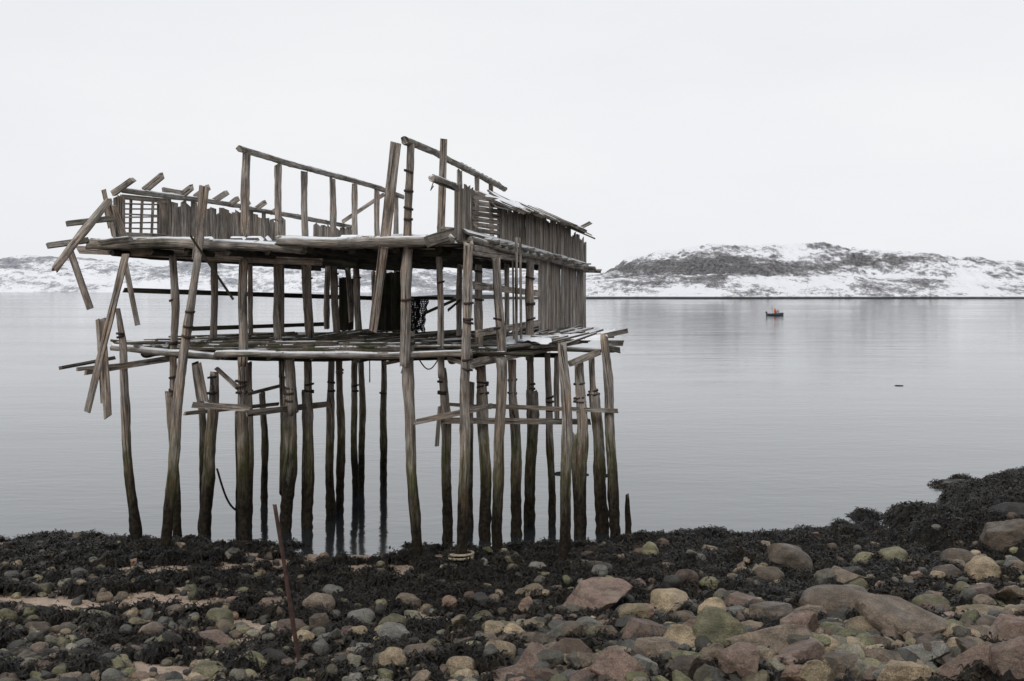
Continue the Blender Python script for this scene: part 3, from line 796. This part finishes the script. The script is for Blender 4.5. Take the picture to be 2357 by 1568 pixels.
for i,(x,y,rx,ry) in enumerate([(.4,21.2,.6,.5),(1.2,22.0,.8,.6),(1.6,23.6,.7,.8),(.9,24.6,.6,.7),(2.0,25.4,.6,.7),(.3,20.2,.5,.35),(.9,21.2,.45,.3),(-3.2,21.5,.6,.2),(-5.5,22.6,.6,.2),(-1.5,22.5,.6,.2)]):
    snow_patch(x,y,3.98 if i<7 else 3.88,rx,ry,11+i)
b=B()
for i in range(50):
    x=random.uniform(-7.4,-.8);y=random.uniform(20.2,25.5)
    a=random.uniform(-.25,.25)+(.9 if random.random()<.2 else 0);l=random.uniform(1,2.6)
    b.board(Vector((x-l/2*math.cos(a),y-l/2*math.sin(a),3.89)),Vector((x+l/2*math.cos(a),y+l/2*math.sin(a),3.91+random.uniform(0,.14))),random.uniform(.05,.12),.04,side=Vector((-math.sin(a),math.cos(a),0)),jag=.7)
for i in range(42):
    q=random.random();x=-8+7.3*q;y=20.5-2.1*q+random.uniform(-.06,1.3)
    a=-.28+random.uniform(-.14,.14);l=random.uniform(.8,2.4);z0=3.86+random.uniform(-.04,.07)
    b.log([Vector((x-l/2*math.cos(a),y-l/2*math.sin(a),z0)),Vector((x+l/2*math.cos(a),y+l/2*math.sin(a),z0+random.uniform(-.07,.07)))],[random.uniform(.022,.045)]*2,7,growth=False)
b.done('fallen_boards',[M_deck],root)
b=B()
for i in range(8):
    q=(i+.5)/8;p0=P3(-8,20.5,3.68).lerp(P3(-.7,18.5,3.68),q);p1=P3(-6.9,27,3.68).lerp(P3(1.9,26.8,3.68),q)
    b.log([p0,p1],[.07,.06],8,growth=False)
b.done('floor_joists',[M_dark],root)

def wall(name,Yfn,top,bot,pw,miss=0,jt=.05,mats=None,rng_=None,jb=.03):
    b=B();u0,u1=rng_ or (top[0][0],top[-1][0])
    tu=[t[0] for t in top];tv=[t[1] for t in top];bu=[t[0] for t in bot];bv=[t[1] for t in bot]
    a=survey(u0,0,Yfn(u0));c=survey(u1,0,Yfn(u1));a.z=c.z=0
    Ln=(c-a).length;d=(c-a).normalized();nr=Vector((-d.y,d.x,0));pos=0;i=0
    while pos<Ln:
        pwi=pw*random.uniform(.75,1.25);pos+=pwi;i+=1
        if random.random()<miss: continue
        p=a+d*(pos-pwi/2)+nr*(.012 if i%2 else 0);u=CX+p.x/p.y*F
        zt=EYE-(np.interp(u,tu,tv)-HZ)/F*p.y;zb=EYE-(np.interp(u,bu,bv)-HZ)/F*p.y
        j=random.uniform(-jt,jt)
        if random.random()<.14: j-=random.uniform(.03,.14)
        q0=Vector((p.x,p.y,zb-random.uniform(0,jb)));q1=Vector((p.x+random.uniform(-.003,.003),p.y,zt+j))
        b.board(q0,q1,pwi*random.uniform(1.06,1.16),.010,side=d,jag=.35,seg=3)
    return b.done(name,mats or [M_plank],root)
RT=[(1047,420),(1085,434),(1150,466),(1250,500),(1310,524),(1346,556)];RB=[(1047,548),(1200,575),(1346,618)]
wall('upper_side_wall',Yr,RT,RB,.13,.0,rng_=(1047,1091));wall('upper_side_wall',Yr,RT,RB,.19,.0,rng_=(1148,1346))
wall('lower_side_wall',Yr,[(1240,578),(1346,622)],[(1240,776),(1346,768)],.21,.0,.02)
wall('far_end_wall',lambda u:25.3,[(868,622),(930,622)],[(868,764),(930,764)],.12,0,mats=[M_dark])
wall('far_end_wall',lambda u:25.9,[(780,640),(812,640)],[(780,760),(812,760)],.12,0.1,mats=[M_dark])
LT=[(262,452),(385,462),(560,487),(650,500)];LBt=[(262,552),(385,552),(650,575)]
wall('opposite_side_wall',Yl,LT,LBt,.13,.0,rng_=(262,279));wall('opposite_side_wall',Yl,LT,LBt,.17,.0,rng_=(384,650))
wall('opposite_side_wall',Yl,[(722,514),(780,522),(808,527)],[(722,590),(808,600)],.2,.0)
PM('wall_plate_log',(283,436,19.3),(560,476,Yl(560)),15,log=True,mat=M_log)
PM('wall_plate_log',(555,478,Yl(555)),(810,521,28.9),13,log=True,mat=M_log)
b=B()
for i in range(7):
    v=460+i*12.5
    b.board(survey(1089,v-6+0,Yr(1089)-.06),survey(1148,v+2,Yr(1148)-.06),.088,.03,jag=.4)
b.board(survey(1090,450,Yr(1090)-.02),survey(1091,545,Yr(1091)-.02),.06,.04);b.board(survey(1147,462,Yr(1147)-.02),survey(1147,556,Yr(1147)-.02),.06,.04)
b.done('board_panel',[M_plank],root)
b=B()
y0=Yl(280)-.04;y1=Yl(382)-.04
b.board(survey(278,453,y0),survey(384,463,y1),.09,.06);b.board(survey(278,540,y0),survey(384,544,y1),.09,.06)
b.board(survey(282,453,y0-.01),survey(282,545,y0-.01),.07,.07);b.board(survey(379,460,y1-.01),survey(379,545,y1-.01),.16,.07);b.board(survey(366,460,y1),survey(366,545,y1),.08,.05)
win=b.done('window',[M_plank],root)
b=B()
for u in (301,327,352): b.board(survey(u,458,Yl(u)),survey(u+random.uniform(-4,4),542,Yl(u)),.05,.03,jag=.1)
for i in range(7):
    v=469+i*11;b.board(survey(284,v+random.uniform(-2,2),y0+.03),survey(364,v+random.uniform(-3,6),y1+.03),random.uniform(.04,.07),.03,jag=.1)
o=b.done('window_lattice',[M_plank],win)
for (a,c,w) in [((258,447),(306,413),13),((330,440),(371,406),14),((415,452),(440,432),14),((448,455),(478,432),13),((490,464),(521,444),12),((530,470),(547,457),11),((555,478),(572,466),10),((588,482),(609,466),11),((625,490),(642,478),9)]:
    y=Yl(a[0]);PM('rafter',(a[0],a[1],y),(c[0],c[1],y-.3),w,.09)
b=B();b.board(survey(376,438,20.6),survey(420,446,21.2),.12,.05,side=Vector((.2,1,.3)));b.done('broken_board',[M_log],root)
b=B()
for i in range(40):
    u=1128+i*5.2;y=Yr(u);v=np.interp(u,[1128,1200,1250,1300,1340],[455,474,490,506,534])
    p=survey(u,v,y);L0=random.uniform(.3,.6);hh=random.uniform(-.03,.04)
    b.board(p+Vector((.36,.0,-.20+hh)),p+Vector((-L0,-.1,.15+hh)),.24,.04,side=Vector((.2,1,.12*random.uniform(-1,1))),jag=.6)
b.done('roof_boards',[M_decksnow],root)
b=B()
b.board(survey(1130,463,19.6),survey(1203,478,20.8),.32,.03,side=Vector((-.1,.75,.45)),jag=.3);b.done('roof_sheet',[M_snow],root)
PM('broken_board',(1325,530,26.8),(1358,513,27),9,.1)
for i in range(17):
    u=1088+i*16.5;y=Yr(u);v=np.interp(u,[1085,1200,1350],[553,582,622])
    b=B();p=survey(u,v,y);b.log([p+Vector((-.42,-.08,.04)),p+Vector((.38,random.uniform(-.1,.2),0))],[.065,.06],8,growth=False)
    b.done('joist_end',[M_log],root)
for i in range(7):
    u=1085+i*38+random.uniform(-8,8);y=Yr(u);v=np.interp(u,[1085,1200,1350],[543,572,612])
    b=B();p=survey(u,v,y);b.board(p+Vector((-.1,-.5,.06)),p+Vector((.32,.6,.0)),.26,.04,side=Vector((1,.0,-.45)),jag=.6)
    b.done('walkway_board',[M_decksnow],root)
PM('broken_board',(985,556,17.5),(1046,537,17.8),14,.2,mat=M_decksnow,side=Vector((.2,1,0)))
PM('broken_board',(1010,524,18.3),(1045,528,18.2),7,.15)
def net(name,u0,u1,v0,v1,Yv,nx,ny,th):
    V=[]
    for j in range(ny+1):
        for i in range(nx+1):
            q=i/nx;r=j/ny
            p=survey(u0+(u1-u0)*(q*(1-.35*r)+.15*r),v0+(v1-v0)*r,Yv)
            V.append((p.x+.02*math.sin(j*1.3+i),p.y+.12*math.sin(q*16+r*3),p.z-.08*math.sin(q*math.pi*2)*r))
    me=np_mesh(name,V,grid_faces(nx+1,ny+1),M_darkrope);o=link(bpy.data.objects.new(name,me));thing(o,'tattered black fishing net hanging inside the ruined house','fishing net')
    m=o.modifiers.new('w','WIREFRAME');m.thickness=th;return o
net('fishing_net',934,985,688,768,25.2,12,18,.034);net('fishing_net',928,968,690,768,24.9,9,18,.034)

def rope(name,pts,r,mat,label):
    b=B();b.log(pts,[r]*len(pts),7,0,.1,growth=False,step=.05);o=b.done(name,[mat]);thing(o,label,'rope');return o
def curve(ps,n=14,sag=0):
    out=[]
    for i in range(len(ps)-1):
        for k in range(n):
            q=k/n;out.append(ps[i].lerp(ps[i+1],q)-Vector((0,0,sag*math.sin(q*math.pi))))
    return out+[ps[-1]]
rope('rope',curve([survey(498,1080,20),survey(545,1176,20.6)],14,.18),.022,M_darkrope,'dark wet rope hanging between two piles')
yk=foot(1062,1308);c=survey(1062,1308,yk);c.z=surf(c.x,c.y);pts=[c+Vector((.22*math.cos(a*.6),.14*math.sin(a*.6),.04+.006*a)) for a in range(24)]
rope('rope',pts,.022,M_rope,'frayed pale rope coiled beside a pile')
rope('rope',curve([survey(850,830,20),survey(850,880,20)],4),.012,M_rope,'thin frayed rope dangling under the floor')
rope('rope',curve([survey(965,828,20),survey(1008,826,20)],14,.2),.012,M_rope,'thin slack rope looped below the floor')
rope('rope',curve([survey(555,500,19.35),survey(562,545,19.3),survey(572,500,19.3)],8,.1),.01,M_rope,'thin frayed rope tied around a post')
rope('rope',[survey(998,415,17.3),survey(990,440,17.3),survey(998,428,17.3)],.008,M_darkrope,'bent wire hook hanging off a log end')

b=B();Yv=20.3;b.log([survey(1445,1138,Yv),survey(1447,1180,Yv),survey(1450,1260,Yv)],[.035,.055,.07],9,0,.2)
thing(b.done('mooring_stump',[M_post]),'short black rotten stump standing in shallow water','post')
y=foot(692,1548)
P0=survey(633,1160,y);P1=survey(655,1300,y);P2=survey(692,1548,y)
b=B();b.log([P0,P1,P2,P2+(P2-P1).normalized()*.3],[.024,.024,.026,.026],10,0,.04,growth=False);thing(b.done('iron_stake',[M_rust]),'thin rusty iron stake leaning out of the stony beach','stake')

# ================================================================ BOAT
Yb=EYE/((727-HZ)/F);k=Yb/F
br=link(bpy.data.objects.new('motor_boat',None));br.location=((1784-CX)*k,Yb,0);thing(br,'small dark motor boat with orange-clad crew on calm water','boat')
def flat(name,c,r=.5): return plain(name,tuple(q*.85 for q in c),c,3,r,0,.05,.005)
mh=flat('dark_blue_hull_paint',(.05,.06,.075));mwht=flat('grey_cabin_paint',(.32,.33,.35));mor=flat('orange_workwear',(.62,.20,.08),.8);mbk=flat('black_engine_plastic',(.02,.02,.022));msk=flat('skin',(.45,.28,.2))
Lh=38*k
def boat_mesh():
    V=[];st=12
    for i in range(st+1):
        q=i/st;x=-Lh/2+Lh*q;w=.62*(1-max(0,(q-.45)/.55)**2.2)*(.88+.12*min(1,q*4));sh=.42+.22*q*q
        kz=-.12+.25*max(0,q-.75)**1.2*3
        for a,zz in((-1,sh),(-.92,.15),(-.5,kz),(0,kz-.06),(.5,kz),(.92,.15),(1,sh),(.88,sh-.01),(.8,.12),(-.8,.12),(-.88,sh-.01)):
            V.append((x,a*w,zz))
    Fc=[];m=11
    for i in range(st):
        for j in range(m):
            a=i*m+j;b2=i*m+(j+1)%m;Fc.append((a,b2,b2+m,a+m))
    me=bpy.data.meshes.new('hull');me.from_pydata(V,[],Fc+[tuple(range(m)),tuple(range(st*m,st*m+m))[::-1]]);me.materials.append(mh);return me
def part(name,me,loc=(0,0,0)):
    o=bpy.data.objects.new(name,me);link(o);o.parent=br;o.location=loc;return o
part('hull',boat_mesh())
def boxes(name,lst,mat,bev=.03):
    bm=bmesh.new()
    for (c,s) in lst:
        r=bmesh.ops.create_cube(bm,size=1)
        for v in r['verts']: v.co=Vector((v.co.x*s[0]+c[0],v.co.y*s[1]+c[1],v.co.z*s[2]+c[2]))
    bmesh.ops.bevel(bm,geom=bm.edges[:],offset=bev,segments=2,affect='EDGES')
    me=bpy.data.meshes.new(name);bm.to_mesh(me);bm.free();me.materials.append(mat);return me
part('outboard_motor',boxes('outboard_motor',[((-Lh/2-.12,0,.62),(.34,.28,.34)),((-Lh/2-.14,0,.2),(.12,.1,.7))],mbk))
part('steering_console',boxes('steering_console',[((.45,0,.52),(.55,.6,.8)),((.55,0,.98),(.3,.55,.25))],mwht))
part('mast',boxes('mast',[((-.6,0,.9),(.05,.05,1.5))],mbk,.01))
def person(loc,yaw,label):
    pts={'pel':(0,0,.5),'ch':(0,0,.88),'nk':(0,0,1.08),'hd':(.02,0,1.22),'ht':(.02,0,1.32),'sl':(0,.2,1.0),'el':(.12,.25,.76),'hl':(.33,.18,.72),'sr':(0,-.2,1.0),'er':(.12,-.25,.76),'hr':(.33,-.18,.72),
     'kl':(.08,.12,.28),'fl':(0,.13,0),'kr':(.05,-.12,.28),'fr':(-.04,-.13,0)}
    R={'pel':.15,'ch':.17,'nk':.07,'hd':.1,'ht':.08,'sl':.08,'el':.06,'hl':.045,'sr':.08,'er':.06,'hr':.045,'kl':.09,'fl':.07,'kr':.09,'fr':.07}
    ks=list(pts);E=[('pel','ch'),('ch','nk'),('nk','hd'),('hd','ht'),('ch','sl'),('sl','el'),('el','hl'),('ch','sr'),('sr','er'),('er','hr'),('pel','kl'),('kl','fl'),('pel','kr'),('kr','fr')]
    me=bpy.data.meshes.new('person');me.from_pydata([pts[q] for q in ks],[(ks.index(a),ks.index(c)) for a,c in E],[]);me.materials.append(mor)
    o=link(bpy.data.objects.new('person',me));o.location=loc;o.rotation_euler=(0,0,yaw)
    m=o.modifiers.new('s','SKIN')
    for i,q in enumerate(ks): me.skin_vertices[0].data[i].radius=(R[q],R[q])
    me.skin_vertices[0].data[0].use_root=True
    o.modifiers.new('u','SUBSURF').levels=1
    thing(o,label,'person')
    bm=bmesh.new();bmesh.ops.create_uvsphere(bm,u_segments=10,v_segments=8,radius=.1)
    mf=bpy.data.meshes.new('face');bm.to_mesh(mf);bm.free();mf.materials.append(msk)
    f=bpy.data.objects.new('face',mf);link(f);f.parent=o;f.location=(.06,0,1.22);f.scale=(.9,.8,1.1)
person(Vector(br.location)+Vector((-.15,.05,.14)),0,'person in orange suit standing at the boat console')
person(Vector(br.location)+Vector((.1,.35,.12)),.2,'person in orange suit standing beside the helmsman')

# ================================================================ CAMERA / LIGHT
cam=bpy.data.cameras.new('camera');co=link(bpy.data.objects.new('camera',cam));co.location=(0,0,EYE);co.rotation_euler=(math.radians(90),0,0)
cam.sensor_width=36;cam.lens=F/2357*36;cam.shift_y=-116/2357;cam.clip_end=20000;cam.clip_start=.1;S.camera=co
w=bpy.data.worlds.new('World');S.world=w;w.use_nodes=True;nt=w.node_tree;bg=nt.nodes['Background']
sky=N(nt,'ShaderNodeTexSky');sky.sky_type='NISHITA';sky.sun_disc=False;sky.sun_elevation=math.radians(40);sky.sun_rotation=math.radians(200)
hs=N(nt,'ShaderNodeHueSaturation');hs.inputs['Saturation'].default_value=.15;hs.inputs['Value'].default_value=.08;L(nt,sky.outputs[0],hs.inputs['Color'])
tc=N(nt,'ShaderNodeTexCoord').outputs['Generated']
cl=noise(nt,mapping(nt,tc,(1,1,3.5)),1.7,5,.55)
cloud=ramp(nt,cl,[(.3,(.855,.87,.905)),(.5,(.895,.91,.94)),(.72,(.94,.95,.965))])
c=mixc(nt,.9,hs.outputs[0],cloud)
L(nt,c,bg.inputs['Color']);bg.inputs['Strength'].default_value=1.0
sd=bpy.data.lights.new('sun','SUN');sd.energy=1.25;sd.angle=math.radians(18);sd.color=(1,.97,.93)
so=link(bpy.data.objects.new('sun',sd));so.rotation_euler=(math.radians(48),0,math.radians(-28))
S.view_settings.view_transform='Standard';S.view_settings.look='None';S.view_settings.exposure=0
